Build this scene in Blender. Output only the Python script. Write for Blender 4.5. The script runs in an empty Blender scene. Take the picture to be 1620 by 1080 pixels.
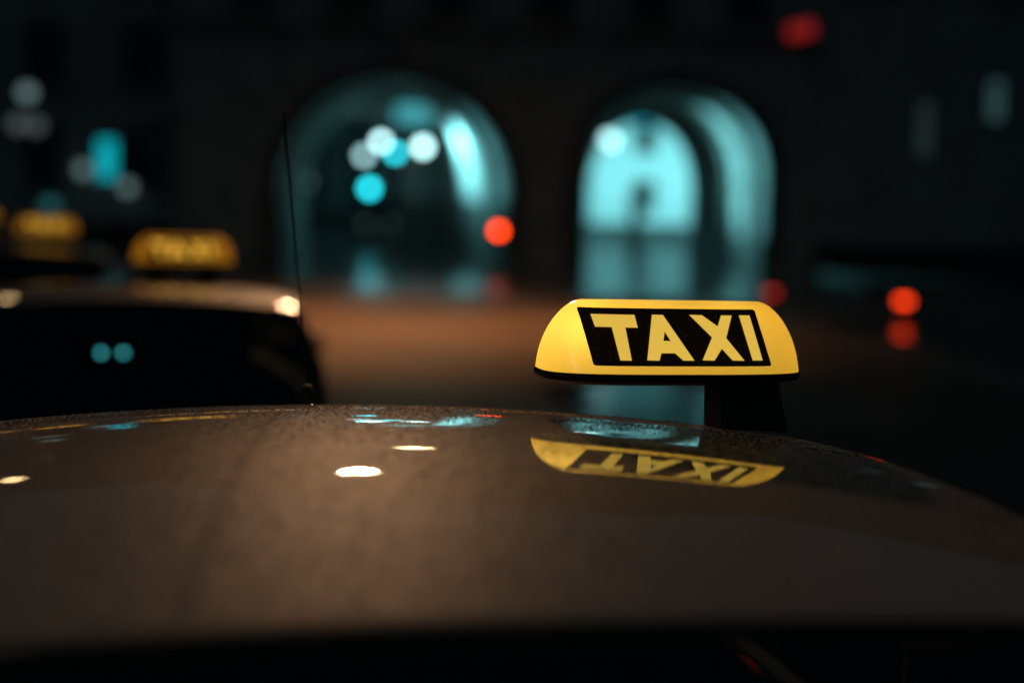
import bpy, bmesh, math, random
from mathutils import Vector, Matrix
random.seed(7)
R = math.radians
scn = bpy.context.scene

# ------------------------------------------------------------------ camera
F_PX, HORIZON, CAM_Z, ROLL = 2250.0, 330.0, 1.705, 0.029      # pixels of the 1620 wide photograph
PITCH = math.atan((540 - HORIZON) / F_PX)
cam_d = bpy.data.cameras.new('camera')
cam = bpy.data.objects.new('camera', cam_d)
scn.collection.objects.link(cam)
scn.camera = cam
cam_d.lens, cam_d.sensor_width = 50.0, 36.0
cam_d.clip_start, cam_d.clip_end = 0.05, 600
cam.matrix_world = (Matrix.Translation((0, 0, CAM_Z)) @ Matrix.Rotation(R(90) - PITCH, 4, 'X')
                    @ Matrix.Rotation(ROLL, 4, 'Z'))
cam_d.dof.use_dof = True
cam_d.dof.focus_distance = 1.80
cam_d.dof.aperture_fstop = 1.38

# ------------------------------------------------------------------ night sky, no sun
world = bpy.data.worlds.new('World')
scn.world = world
world.use_nodes = True
wb = world.node_tree.nodes['Background']
wb.inputs['Color'].default_value = (0.17, 0.55, 0.75, 1)
wb.inputs['Strength'].default_value = 0.023

scn.view_settings.view_transform = 'Standard'
scn.view_settings.look = 'None'
scn.view_settings.exposure = 0
scn.view_settings.gamma = 1
scn.render.engine = 'CYCLES'
cy = scn.cycles
cy.use_adaptive_sampling = False
cy.use_denoising = True
cy.denoiser = 'OPENIMAGEDENOISE'
cy.sample_clamp_indirect = 3.0
cy.max_bounces = 6
cy.diffuse_bounces = 3
cy.glossy_bounces = 4
cy.transparent_max_bounces = 12
cy.caustics_reflective = False
cy.caustics_refractive = False

# ------------------------------------------------------------------ helpers
def px(x, y, depth):
    """point of the place at world Y = depth that photograph pixel (x, y) looks towards"""
    a, b = x - 810, y - 540
    c, s = math.cos(ROLL), math.sin(ROLL)
    u, v = (c * a + s * b) / F_PX, -(-s * a + c * b) / F_PX
    c, s = math.cos(PITCH), math.sin(PITCH)
    d = Vector((u, c + s * v, -s + c * v))
    d *= depth / d.y
    return Vector((d.x, d.y, CAM_Z + d.z))

def tag(o, label=None, cat=None, group=None, kind=None):
    if label: o['label'] = label
    if cat: o['category'] = cat
    if group: o['group'] = group
    if kind: o['kind'] = kind
    return o

def link(o, parent=None):
    scn.collection.objects.link(o)
    if parent is not None: o.parent = parent
    return o

def empty(name, loc=(0, 0, 0), rz=0.0, parent=None):
    o = bpy.data.objects.new(name, None)
    o.empty_display_size = 0.2
    o.location = loc
    o.rotation_euler = (0, 0, rz)
    return link(o, parent)

class MB:
    """collects shapes and links them as one mesh object"""
    def __init__(self):
        self.v, self.f = [], []
    def add(self, vs, fs):
        k = len(self.v)
        self.v += [tuple(p) for p in vs]
        self.f += [tuple(i + k for i in f) for f in fs]
        return self
    def box(self, c, d, rot=None):
        x, y, z = d[0] / 2, d[1] / 2, d[2] / 2
        vs = [Vector((sx * x, sy * y, sz * z)) for sx in (-1, 1) for sy in (-1, 1) for sz in (-1, 1)]
        if rot is not None: vs = [rot @ p for p in vs]
        vs = [p + Vector(c) for p in vs]
        return self.add(vs, [(0, 1, 3, 2), (4, 6, 7, 5), (0, 4, 5, 1), (2, 3, 7, 6), (0, 2, 6, 4), (1, 5, 7, 3)])
    def tube(self, pts, rad, n=10, cap=True):
        pts = [Vector(p) for p in pts]
        if not isinstance(rad, (list, tuple)): rad = [rad] * len(pts)
        rings = []
        for i, p in enumerate(pts):
            t = (pts[min(i + 1, len(pts) - 1)] - pts[max(i - 1, 0)]).normalized()
            a = t.orthogonal().normalized() if i == 0 else (a - a.dot(t) * t).normalized()
            b = t.cross(a)
            rings.append([p + rad[i] * (math.cos(2 * math.pi * j / n) * a + math.sin(2 * math.pi * j / n) * b) for j in range(n)])
        vs = [q for r in rings for q in r]
        fs = [(i * n + j, i * n + (j + 1) % n, (i + 1) * n + (j + 1) % n, (i + 1) * n + j)
              for i in range(len(pts) - 1) for j in range(n)]
        if cap:
            fs += [tuple(range(n))[::-1], tuple((len(pts) - 1) * n + j for j in range(n))]
        return self.add(vs, fs)
    def lathe(self, prof, c=(0, 0, 0), n=24, axis='Z'):
        vs = []
        for r, h in prof:
            for j in range(n):
                a = 2 * math.pi * j / n
                p = (r * math.cos(a), r * math.sin(a), h)
                if axis == 'X': p = (p[2], p[0], p[1])
                if axis == 'Y': p = (p[0], p[2], p[1])
                vs.append(Vector(p) + Vector(c))
        m = len(prof)
        fs = [(i * n + j, i * n + (j + 1) % n, (i + 1) * n + (j + 1) % n, (i + 1) * n + j) for i in range(m - 1) for j in range(n)]
        fs += [tuple(range(n))[::-1], tuple((m - 1) * n + j for j in range(n))]
        return self.add(vs, fs)
    def ball(self, c, r, n=16, m=10, sz=1.0):
        prof = [(max(1e-4, r * math.sin(math.pi * i / m)), -r * sz * math.cos(math.pi * i / m)) for i in range(m + 1)]
        return self.lathe(prof, c, n)
    def grid(self, fn, us, vs, skip=None):
        pts = [fn(u, v) for u in us for v in vs]
        k = len(vs)
        fs = []
        for i in range(len(us) - 1):
            for j in range(k - 1):
                if skip and skip(0.5 * (us[i] + us[i + 1]), 0.5 * (vs[j] + vs[j + 1])): continue
                fs.append((i * k + j, (i + 1) * k + j, (i + 1) * k + j + 1, i * k + j + 1))
        return self.add(pts, fs)
    def build(self, name, mat, parent=None, smooth=False, bevel=0.0):
        me = bpy.data.meshes.new(name)
        me.from_pydata(self.v, [], self.f)
        bm = bmesh.new(); bm.from_mesh(me)
        bmesh.ops.recalc_face_normals(bm, faces=bm.faces)
        if bevel:
            bmesh.ops.bevel(bm, geom=bm.edges, offset=bevel, segments=2, affect='EDGES', profile=0.6)
        bm.to_mesh(me); bm.free()
        if smooth:
            me.polygons.foreach_set('use_smooth', [True] * len(me.polygons))
        me.materials.append(mat)
        return link(bpy.data.objects.new(name, me), parent)

def lin(n, a=0.0, b=1.0):
    return [a + (b - a) * i / n for i in range(n + 1)]

# ------------------------------------------------------------------ materials
def new_mat(name):
    m = bpy.data.materials.new(name); m.use_nodes = True
    nt = m.node_tree
    return m, nt, nt.nodes['Principled BSDF']

def plain(name, col, rough=0.5, metal=0.0, coat=0.0, var=0.0, scale=6.0, bump=0.0, spec=0.5):
    m, nt, b = new_mat(name)
    b.inputs['Roughness'].default_value = rough
    b.inputs['Metallic'].default_value = metal
    b.inputs['Coat Weight'].default_value = coat
    b.inputs['Specular IOR Level'].default_value = spec
    b.inputs['Base Color'].default_value = (*col, 1)
    if var or bump:
        tc = nt.nodes.new('ShaderNodeTexCoord')
        nz = nt.nodes.new('ShaderNodeTexNoise'); nz.inputs['Scale'].default_value = scale; nz.inputs['Detail'].default_value = 6
        nt.links.new(tc.outputs['Object'], nz.inputs['Vector'])
        if var:
            rp = nt.nodes.new('ShaderNodeValToRGB')
            rp.color_ramp.elements[0].position, rp.color_ramp.elements[1].position = 0.3, 0.7
            rp.color_ramp.elements[0].color = (*[c * (1 - var) for c in col], 1)
            rp.color_ramp.elements[1].color = (*[min(1, c * (1 + var)) for c in col], 1)
            nt.links.new(nz.outputs['Fac'], rp.inputs['Fac'])
            nt.links.new(rp.outputs['Color'], b.inputs['Base Color'])
        if bump:
            bp = nt.nodes.new('ShaderNodeBump'); bp.inputs['Strength'].default_value = bump; bp.inputs['Distance'].default_value = 0.02
            nt.links.new(nz.outputs['Fac'], bp.inputs['Height'])
            nt.links.new(bp.outputs['Normal'], b.inputs['Normal'])
    return m

def glow(name, col, strength, sampled=False, body=(0.5, 0.5, 0.5)):
    m, nt, b = new_mat(name)
    b.inputs['Base Color'].default_value = (*body, 1)
    b.inputs['Roughness'].default_value = 0.3
    b.inputs['Emission Color'].default_value = (*col, 1)
    b.inputs['Emission Strength'].default_value = strength
    m.cycles.emission_sampling = 'AUTO' if sampled else 'NONE'
    return m

M = {}
M['paint'] = plain('car_paint', (0.36, 0.26, 0.19), 0.5, 0.0, 1.0)
nt = M['paint'].node_tree; b = nt.nodes['Principled BSDF']
b.inputs['Coat Roughness'].default_value = 0.035
b.inputs['Specular IOR Level'].default_value = 0.15
b.inputs['Specular Tint'].default_value = (1.0, 0.82, 0.62, 1)
b.inputs['Coat IOR'].default_value = 1.5
tc = nt.nodes.new('ShaderNodeTexCoord')
nz = nt.nodes.new('ShaderNodeTexNoise'); nz.inputs['Scale'].default_value = 420; nz.inputs['Detail'].default_value = 3
bp = nt.nodes.new('ShaderNodeBump'); bp.inputs['Strength'].default_value = 0.35; bp.inputs['Distance'].default_value = 0.0010
nt.links.new(tc.outputs['Object'], nz.inputs['Vector']); nt.links.new(nz.outputs['Fac'], bp.inputs['Height'])
nt.links.new(bp.outputs['Normal'], b.inputs['Normal'])
nz2 = nt.nodes.new('ShaderNodeTexNoise'); nz2.inputs['Scale'].default_value = 900; nz2.inputs['Detail'].default_value = 2
bp2 = nt.nodes.new('ShaderNodeBump'); bp2.inputs['Strength'].default_value = 0.015; bp2.inputs['Distance'].default_value = 0.0004
nt.links.new(tc.outputs['Object'], nz2.inputs['Vector']); nt.links.new(nz2.outputs['Fac'], bp2.inputs['Height'])
nt.links.new(bp2.outputs['Normal'], b.inputs['Coat Normal'])
nt = M['paint'].node_tree; b = nt.nodes['Principled BSDF']
tc = nt.nodes.new('ShaderNodeTexCoord')
nd = nt.nodes.new('ShaderNodeTexNoise'); nd.inputs['Scale'].default_value = 520; nd.inputs['Detail'].default_value = 4; nd.inputs['Roughness'].default_value = 0.7
nt.links.new(tc.outputs['Object'], nd.inputs['Vector'])
mr = nt.nodes.new('ShaderNodeMapRange'); mr.inputs['From Min'].default_value = 0.46; mr.inputs['From Max'].default_value = 0.68
mr.inputs['To Min'].default_value = 0.02; mr.inputs['To Max'].default_value = 0.16
nt.links.new(nd.outputs['Fac'], mr.inputs['Value'])
b.inputs['Coat Roughness'].default_value = 0.012
dew = nt.nodes.new('ShaderNodeBsdfGlossy'); dew.inputs['Roughness'].default_value = 0.40; dew.inputs['Color'].default_value = (0.72, 0.64, 0.54, 1)
bd = nt.nodes.new('ShaderNodeBump'); bd.inputs['Strength'].default_value = 0.5; bd.inputs['Distance'].default_value = 0.0008
nt.links.new(nd.outputs['Fac'], bd.inputs['Height']); nt.links.new(bd.outputs['Normal'], dew.inputs['Normal'])
ms = nt.nodes.new('ShaderNodeMixShader')
nt.links.new(mr.outputs[0], ms.inputs[0]); nt.links.new(b.outputs[0], ms.inputs[1]); nt.links.new(dew.outputs[0], ms.inputs[2])
film = nt.nodes.new('ShaderNodeBsdfGlossy'); film.inputs['Roughness'].default_value = 0.012; film.inputs['Color'].default_value = (1, 0.97, 0.93, 1)
lw = nt.nodes.new('ShaderNodeLayerWeight'); lw.inputs['Blend'].default_value = 0.5
pw = nt.nodes.new('ShaderNodeMath'); pw.operation = 'POWER'; pw.inputs[1].default_value = 6.0
ml = nt.nodes.new('ShaderNodeMath'); ml.operation = 'MULTIPLY'; ml.inputs[1].default_value = 0.78
nt.links.new(lw.outputs['Facing'], pw.inputs[0]); nt.links.new(pw.outputs[0], ml.inputs[0])
mf = nt.nodes.new('ShaderNodeMixShader')
nt.links.new(ml.outputs[0], mf.inputs[0]); nt.links.new(ms.outputs[0], mf.inputs[1]); nt.links.new(film.outputs[0], mf.inputs[2])
nt.links.new(mf.outputs[0], nt.nodes['Material Output'].inputs['Surface'])
nf = nt.nodes.new('ShaderNodeTexNoise'); nf.inputs['Scale'].default_value = 330; nf.inputs['Detail'].default_value = 3; nf.inputs['Roughness'].default_value = 0.8
rf = nt.nodes.new('ShaderNodeValToRGB'); rf.color_ramp.elements[0].position, rf.color_ramp.elements[1].position = 0.36, 0.66
rf.color_ramp.elements[0].color = (0.30, 0.215, 0.155, 1); rf.color_ramp.elements[1].color = (0.46, 0.34, 0.25, 1)
nt.links.new(tc.outputs['Object'], nf.inputs['Vector']); nt.links.new(nf.outputs['Fac'], rf.inputs['Fac']); nt.links.new(rf.outputs['Color'], b.inputs['Base Color'])
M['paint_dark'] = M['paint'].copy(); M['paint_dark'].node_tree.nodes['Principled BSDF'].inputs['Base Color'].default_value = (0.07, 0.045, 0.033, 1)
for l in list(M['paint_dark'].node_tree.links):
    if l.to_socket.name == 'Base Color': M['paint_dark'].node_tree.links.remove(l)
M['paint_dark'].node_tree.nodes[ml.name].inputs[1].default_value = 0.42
M['rubber'] = plain('black_rubber', (0.015, 0.016, 0.017), 0.6)
M['plastic'] = plain('black_plastic', (0.012, 0.013, 0.014), 0.32)
M['trim'] = plain('satin_black_trim', (0.02, 0.021, 0.022), 0.4)
M['alloy'] = plain('wheel_alloy', (0.5, 0.5, 0.5), 0.3, 1.0)
M['seat'] = plain('seat_cloth', (0.03, 0.03, 0.033), 0.9, var=0.2, scale=80)
M['plate'] = plain('plate_white', (0.7, 0.7, 0.68), 0.4)
M['tail'] = plain('tail_lens', (0.25, 0.01, 0.01), 0.15, coat=0.5)
M['lens'] = plain('clear_lens', (0.6, 0.62, 0.62), 0.08, coat=1.0)
M['iron'] = plain('dark_iron', (0.03, 0.033, 0.035), 0.5, 0.6)
M['wire'] = plain('steel_wire', (0.08, 0.08, 0.08), 0.5, 0.8)
# glass of the cars: see-through with a mirror sheen
gm = bpy.data.materials.new('car_glass'); gm.use_nodes = True
nt = gm.node_tree; nt.nodes.remove(nt.nodes['Principled BSDF'])
tr = nt.nodes.new('ShaderNodeBsdfTransparent'); tr.inputs['Color'].default_value = (0.22, 0.28, 0.28, 1)
gl = nt.nodes.new('ShaderNodeBsdfGlossy'); gl.inputs['Roughness'].default_value = 0.03
lw = nt.nodes.new('ShaderNodeFresnel'); lw.inputs['IOR'].default_value = 1.5
mx = nt.nodes.new('ShaderNodeMixShader')
nt.links.new(lw.outputs[0], mx.inputs[0]); nt.links.new(tr.outputs[0], mx.inputs[1]); nt.links.new(gl.outputs[0], mx.inputs[2])
nt.links.new(mx.outputs[0], nt.nodes['Material Output'].inputs['Surface'])
M['glass'] = gm
dm = bpy.data.materials.new('water_drop'); dm.use_nodes = True
nt = dm.node_tree; nt.nodes.remove(nt.nodes['Principled BSDF'])
tr = nt.nodes.new('ShaderNodeBsdfTransparent')
gl = nt.nodes.new('ShaderNodeBsdfGlossy'); gl.inputs['Roughness'].default_value = 0.10
lw = nt.nodes.new('ShaderNodeFresnel'); lw.inputs['IOR'].default_value = 1.5
mx = nt.nodes.new('ShaderNodeMixShader')
nt.links.new(lw.outputs[0], mx.inputs[0]); nt.links.new(tr.outputs[0], mx.inputs[1]); nt.links.new(gl.outputs[0], mx.inputs[2])
nt.links.new(mx.outputs[0], nt.nodes['Material Output'].inputs['Surface'])
df = nt.nodes.new('ShaderNodeBsdfDiffuse'); df.inputs['Color'].default_value = (0.75, 0.66, 0.55, 1)
md = nt.nodes.new('ShaderNodeMixShader'); md.inputs[0].default_value = 0.55
nt.links.new(mx.outputs[0], md.inputs[1]); nt.links.new(df.outputs[0], md.inputs[2])
nt.links.new(md.outputs[0], nt.nodes['Material Output'].inputs['Surface'])
M['drop'] = dm
# lit sign shell: yellow translucent acrylic, lit by bulbs inside it
sm = bpy.data.materials.new('sign_acrylic'); sm.use_nodes = True
nt = sm.node_tree; b = nt.nodes['Principled BSDF']
b.inputs['Base Color'].default_value = (0.75, 0.42, 0.03, 1)
b.inputs['Roughness'].default_value = 0.22
b.inputs['Emission Color'].default_value = (1.0, 0.625, 0.055, 1)
b.inputs['Emission Strength'].default_value = 0.31
tl = nt.nodes.new('ShaderNodeBsdfTranslucent'); tl.inputs['Color'].default_value = (0.80, 0.66, 0.17, 1)
ad = nt.nodes.new('ShaderNodeAddShader')
nt.links.new(b.outputs[0], ad.inputs[0]); nt.links.new(tl.outputs[0], ad.inputs[1])
nt.links.new(ad.outputs[0], nt.nodes['Material Output'].inputs['Surface'])
M['acrylic'] = sm
M['acrylic_dim'] = sm.copy(); M['acrylic_dim'].node_tree.nodes['Principled BSDF'].inputs['Emission Strength'].default_value = 0.14
M['acrylic_dim'].node_tree.nodes['Principled BSDF'].inputs['Emission Color'].default_value = (1.0, 0.40, 0.02, 1)
M['letter_dim'] = glow('letter_acrylic_dim', (1.0, 0.50, 0.05), 0.95, body=(0.6, 0.35, 0.03))
M['letter'] = glow('letter_acrylic', (1.0, 0.635, 0.09), 0.72, body=(0.6, 0.35, 0.03))
M['panel'] = plain('sign_panel_film', (0.10, 0.058, 0.034), 0.6, spec=0.2)

# paving
def paving(name, r0, r1, c0, c1, bump, spec):
    gmat, nt, b = new_mat(name)
    tc = nt.nodes.new('ShaderNodeTexCoord')
    n1 = nt.nodes.new('ShaderNodeTexNoise'); n1.inputs['Scale'].default_value = 0.35; n1.inputs['Detail'].default_value = 5
    n2 = nt.nodes.new('ShaderNodeTexVoronoi'); n2.inputs['Scale'].default_value = 7.5; n2.feature = 'DISTANCE_TO_EDGE'
    for n in (n1, n2): nt.links.new(tc.outputs['Object'], n.inputs['Vector'])
    rp = nt.nodes.new('ShaderNodeValToRGB')
    rp.color_ramp.elements[0].position, rp.color_ramp.elements[1].position = 0.35, 0.65
    rp.color_ramp.elements[0].color = (*c0, 1); rp.color_ramp.elements[1].color = (*c1, 1)
    nt.links.new(n1.outputs['Fac'], rp.inputs['Fac']); nt.links.new(rp.outputs['Color'], b.inputs['Base Color'])
    mr = nt.nodes.new('ShaderNodeMapRange'); mr.inputs['From Min'].default_value = 0.35; mr.inputs['From Max'].default_value = 0.65
    mr.inputs['To Min'].default_value = r0; mr.inputs['To Max'].default_value = r1
    b.inputs['Specular IOR Level'].default_value = spec
    nt.links.new(n1.outputs['Fac'], mr.inputs['Value']); nt.links.new(mr.outputs[0], b.inputs['Roughness'])
    m2 = nt.nodes.new('ShaderNodeMath'); m2.operation = 'MINIMUM'; m2.inputs[1].default_value = 0.12
    nt.links.new(n2.outputs['Distance'], m2.inputs[0])
    bp = nt.nodes.new('ShaderNodeBump'); bp.inputs['Strength'].default_value = bump; bp.inputs['Distance'].default_value = 0.03
    nt.links.new(m2.outputs[0], bp.inputs['Height']); nt.links.new(bp.outputs['Normal'], b.inputs['Normal'])
    return gmat
M['ground'] = paving('square_paving', 0.50, 0.66, (0.065, 0.05, 0.042), (0.12, 0.09, 0.072), 0.4, 0.3)
nt = M['ground'].node_tree; b = nt.nodes['Principled BSDF']                 # rain lies on the street before and inside the gate
tc = nt.nodes.new('ShaderNodeTexCoord'); sx = nt.nodes.new('ShaderNodeSeparateXYZ'); nt.links.new(tc.outputs['Object'], sx.inputs[0])
nn = nt.nodes.new('ShaderNodeTexNoise'); nn.inputs['Scale'].default_value = 0.16; nn.inputs['Detail'].default_value = 4; nt.links.new(tc.outputs['Object'], nn.inputs['Vector'])
ma = nt.nodes.new('ShaderNodeMath'); ma.operation = 'MULTIPLY_ADD'; ma.inputs[1].default_value = 22.0
nt.links.new(nn.outputs['Fac'], ma.inputs[0]); nt.links.new(sx.outputs['Y'], ma.inputs[2])
mw = nt.nodes.new('ShaderNodeMapRange'); mw.interpolation_type = 'SMOOTHSTEP'
mw.inputs['From Min'].default_value = 34.0; mw.inputs['From Max'].default_value = 43.0; mw.inputs['To Min'].default_value = 0.55; mw.inputs['To Max'].default_value = 0.13
nt.links.new(ma.outputs[0], mw.inputs['Value']); nt.links.new(mw.outputs[0], b.inputs['Roughness'])
M['puddle'] = plain('puddle_water', (0.012, 0.013, 0.014), 0.15, bump=0.03, scale=3.0)
M['stone'] = plain('dark_stone', (0.42, 0.41, 0.39), 0.85, var=0.3, scale=1.3, bump=0.3)
M['pale'] = plain('pale_plaster', (0.55, 0.56, 0.55), 0.9, var=0.18, scale=0.9, bump=0.2)
M['vault'] = plain('vault_plaster', (0.34, 0.34, 0.33), 0.9, var=0.55, scale=0.9, bump=0.3)
M['block'] = plain('stone_block', (0.19, 0.17, 0.15), 0.85, var=0.3, scale=2.5, bump=0.4)
M['render'] = plain('grey_render', (0.42, 0.42, 0.41), 0.9, var=0.25, scale=0.7, bump=0.2)
M['slate'] = plain('slate', (0.05, 0.052, 0.055), 0.6, var=0.3, scale=3)
M['frame'] = plain('window_frame_paint', (0.2, 0.19, 0.18), 0.6)
M['pane'] = plain('dark_pane', (0.008, 0.012, 0.014), 0.06, spec=0.6)
M['plinth'] = plain('plinth_stone', (0.06, 0.058, 0.055), 0.8, var=0.3, scale=2)

TEAL = (0.20, 0.72, 0.77)
WARM = (1.0, 0.39, 0.12)

def point_light(name, loc, col, power, rad, parent=None):
    d = bpy.data.lights.new(name, 'POINT'); d.color = col; d.energy = power; d.shadow_soft_size = rad
    o = bpy.data.objects.new(name, d); o.location = loc
    return link(o, parent)

# ------------------------------------------------------------------ ground
g = MB().grid(lambda u, v: (u, v, 0), [-260, -60, -20, 20, 60, 260], [-120, -20, 20, 60, 120, 300]).build('ground', M['ground'])
tag(g, 'wet dark paving of the square and the street', kind='structure')
def puddle(cx, cy, rx, ry, ph, label):
    ring = [(cx + rx * (1 + 0.2 * math.sin(3 * a + ph) + 0.12 * math.sin(5 * a + 1)) * math.cos(a), cy + ry * (1 + 0.12 * math.sin(2 * a + ph) + 0.1 * math.cos(5 * a)) * math.sin(a), 0.008)
            for a in [2 * math.pi * k / 48 for k in range(48)]]
    tag(MB().add(ring, [tuple(range(48))]).build('puddle', M['puddle']), label, kind='structure')
puddle(7.0, 20.8, 1.7, 5.0, 0.0, 'flat puddle reflecting the bright red bollard')
puddle(1.15, 12.6, 0.8, 2.0, 1.0, 'flat puddle reflecting the teal passage under the sharp taxi sign')
def pavement(name, x0, x1, y0, y1, label):
    o = MB().box(((x0 + x1) / 2, (y0 + y1) / 2, 0.066), (x1 - x0, y1 - y0, 0.125)).build(name, M['plinth'], bevel=0.012)
    tag(o, label, kind='structure')
pavement('pavement', -46, -8.6, 41.0, 46.8, 'raised stone pavement in front of the grey house')
pavement('pavement', 9.0, 40, 36.5, 43.7, 'raised stone pavement in front of the dark corner house')

# ------------------------------------------------------------------ gatehouse with two vaulted passages
def arch(xc, w, spring, top, n=28, e=2.0):
    pts = []
    for i in range(n + 1):
        a = math.pi * (1 - i / n)
        ca, sa = math.cos(a), math.sin(a)
        pts.append((xc + w / 2 * math.copysign(abs(ca) ** (2 / e), ca), spring + (top - spring) * abs(sa) ** (2 / e)))
    return pts

YF, YB = 44.0, 57.0
near_l = arch(-3.78, 7.0, 2.1, 5.55)
near_r = arch(4.85, 5.6, 2.6, 5.45, e=2.3)
far_l = arch(-6.6, 3.7, 2.2, 5.2)
far_r = arch(4.85, 4.2, 2.6, 5.35)
gate = empty('gatehouse', (0, YF, 0))
tag(gate, 'dark stone gatehouse with two vaulted passages glowing teal', 'gatehouse')
def gate_wall(y, a1, a2, x0, x1, ztop):
    m = MB()
    def q(xa, za, xb, zb):
        m.add([(xa, y - YF, za), (xb, y - YF, zb), (xb, y - YF, ztop), (xa, y - YF, ztop)], [(0, 1, 2, 3)])
    edge = x0
    for a in (a1, a2):
        q(edge, 0, a[0][0], 0)
        for (xa, za), (xb, zb) in zip(a[:-1], a[1:]): q(xa, za, xb, zb)
        edge = a[-1][0]
    q(edge, 0, x1, 0)
    return m
GX0, GX1, GZ = -10.5, 10.2, 15.0
gate_wall(YF, near_l, near_r, GX0, GX1, GZ).build('front_wall', M['stone'], gate)
gate_wall(YB, far_l, far_r, GX0, GX1, GZ).build('rear_wall', M['stone'], gate)
for x in (GX0, GX1):
    MB().add([(x, 0, 0), (x, YB - YF, 0), (x, YB - YF, GZ), (x, 0, GZ)], [(0, 1, 2, 3)]).build('side_wall', M['stone'], gate)
MB().box(((GX0 + GX1) / 2, (YB - YF) / 2, GZ + 0.17), (GX1 - GX0 + 1.0, YB - YF + 1.0, 0.3)).build('cornice', M['block'], gate)
m = MB()
rx0, rx1, ry0, ry1, rz = GX0 - 0.4, GX1 + 0.4, -0.4, YB - YF + 0.4, GZ + 0.325
m.add([(rx0, ry0, rz), (rx1, ry0, rz), (rx1, ry1, rz), (rx0, ry1, rz), (rx0 + 4, (ry0 + ry1) / 2, rz + 5), (rx1 - 4, (ry0 + ry1) / 2, rz + 5)],
      [(0, 1, 5, 4), (2, 3, 4, 5), (1, 2, 5), (3, 0, 4), (3, 2, 1, 0)])
m.build('roof', M['slate'], gate)
for na, fa, nm in ((near_l, far_l, 'vault'), (near_r, far_r, 'vault')):
    A = [(na[0][0], 0.0)] + na + [(na[-1][0], 0.0)]
    B = [(fa[0][0], 0.0)] + fa + [(fa[-1][0], 0.0)]
    m = MB()
    n = 10
    for i in range(n + 1):
        t = i / n
        m.v += [(pa[0] + (pb[0] - pa[0]) * t, t * (YB - YF), pa[1] + (pb[1] - pa[1]) * t) for pa, pb in zip(A, B)]
    k = len(A)
    for i in range(n):
        for j in range(k - 1):
            m.f.append((i * k + j, i * k + j + 1, (i + 1) * k + j + 1, (i + 1) * k + j))
    m.build(nm, M['vault'], gate, smooth=True)
# stone ribs across the vaults
for na, fa in ((near_l, far_l), (near_r, far_r)):
    A = [(na[0][0], 0.0)] + na + [(na[-1][0], 0.0)]; B = [(fa[0][0], 0.0)] + fa + [(fa[-1][0], 0.0)]
    for t0 in (0.12, 0.37, 0.62, 0.87):
        m = MB(); k = len(A)
        for t, ins in ((t0, 0.0), (t0, 0.14), (t0 + 0.05, 0.14), (t0 + 0.05, 0.0)):
            c = [(pa[0] + (pb[0] - pa[0]) * t, pa[1] + (pb[1] - pa[1]) * t) for pa, pb in zip(A, B)]
            xm = (c[0][0] + c[-1][0]) / 2; hw = (c[-1][0] - c[0][0]) / 2; zt = max(q[1] for q in c)
            f = (hw - ins) / hw; g = (zt - ins) / zt
            m.v += [(xm + (x - xm) * f, t * (YB - YF), z * g) for x, z in c]
        for i in range(3):
            for j in range(k - 1): m.f.append((i * k + j, i * k + j + 1, (i + 1) * k + j + 1, (i + 1) * k + j))
        m.build('vault_rib', M['block'], gate)
# dark strips added to darken the passage walls below the lit part
for na, fa, h in ((near_l, far_l, 1.9), (near_r, far_r, 1.0)):
    for e, sg in ((0, 1), (-1, -1)):
        xa, xb = na[e][0] + sg * 0.012, fa[e][0] + sg * 0.012
        MB().add([(xa, 0.05, 0), (xb, YB - YF - 0.05, 0), (xb, YB - YF - 0.05, h), (xa, 0.05, h),
                  (xa + sg * 0.08, 0.05, 0), (xb + sg * 0.08, YB - YF - 0.05, 0), (xb + sg * 0.08, YB - YF - 0.05, h), (xa + sg * 0.08, 0.05, h)],
                 [(0, 1, 2, 3), (7, 6, 5, 4), (0, 4, 5, 1), (1, 5, 6, 2), (2, 6, 7, 3), (3, 7, 4, 0)]).build('dark_wall_strip', M['plinth'], gate)
# arch stones, one by one
for a, cnt in ((near_l, 25), (near_r, 21)):
    xc = (a[0][0] + a[-1][0]) / 2; zc = a[0][1]
    def at(t):
        i = min(len(a) - 2, int(t * (len(a) - 1))); f = t * (len(a) - 1) - i
        return (a[i][0] + (a[i + 1][0] - a[i][0]) * f, a[i][1] + (a[i + 1][1] - a[i][1]) * f)
    for k in range(cnt):
        t0, t1 = k / cnt + 0.002, (k + 1) / cnt - 0.002
        key = k == cnt // 2
        dep = 0.16 if key else 0.09 + 0.02 * (k % 2)
        big = 0.72 if key else 0.5
        vs = []
        for t, e in ((t0, 0.004), (t1, 0.004), (t1, big), (t0, big)):
            x, z = at(t)
            d = Vector((x - xc, z - zc + 0.001)).normalized()
            vs.append((x + d.x * e, z + max(0, d.y) * e))
        m = MB().add([(x, -dep, z) for x, z in vs] + [(x, 0.03, z) for x, z in vs],
                     [(0, 1, 2, 3), (7, 6, 5, 4), (0, 4, 5, 1), (1, 5, 6, 2), (2, 6, 7, 3), (3, 7, 4, 0)])
        m.build('keystone' if key else 'arch_stone', M['block'], gate, bevel=0.015)
    for s in (0, -1):                                        # jamb blocks below the springing
        x = a[s][0]; sg = -1 if s == 0 else 1
        nb = 5
        for k in range(nb):
            h = zc / nb
            MB().box((x + sg * (0.27 + 0.06 * (k % 2)), -0.03, h * (k + 0.5)), (0.52 + 0.12 * (k % 2), 0.15, h - 0.02)).build('jamb_block', M['block'], gate, bevel=0.012)
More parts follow.
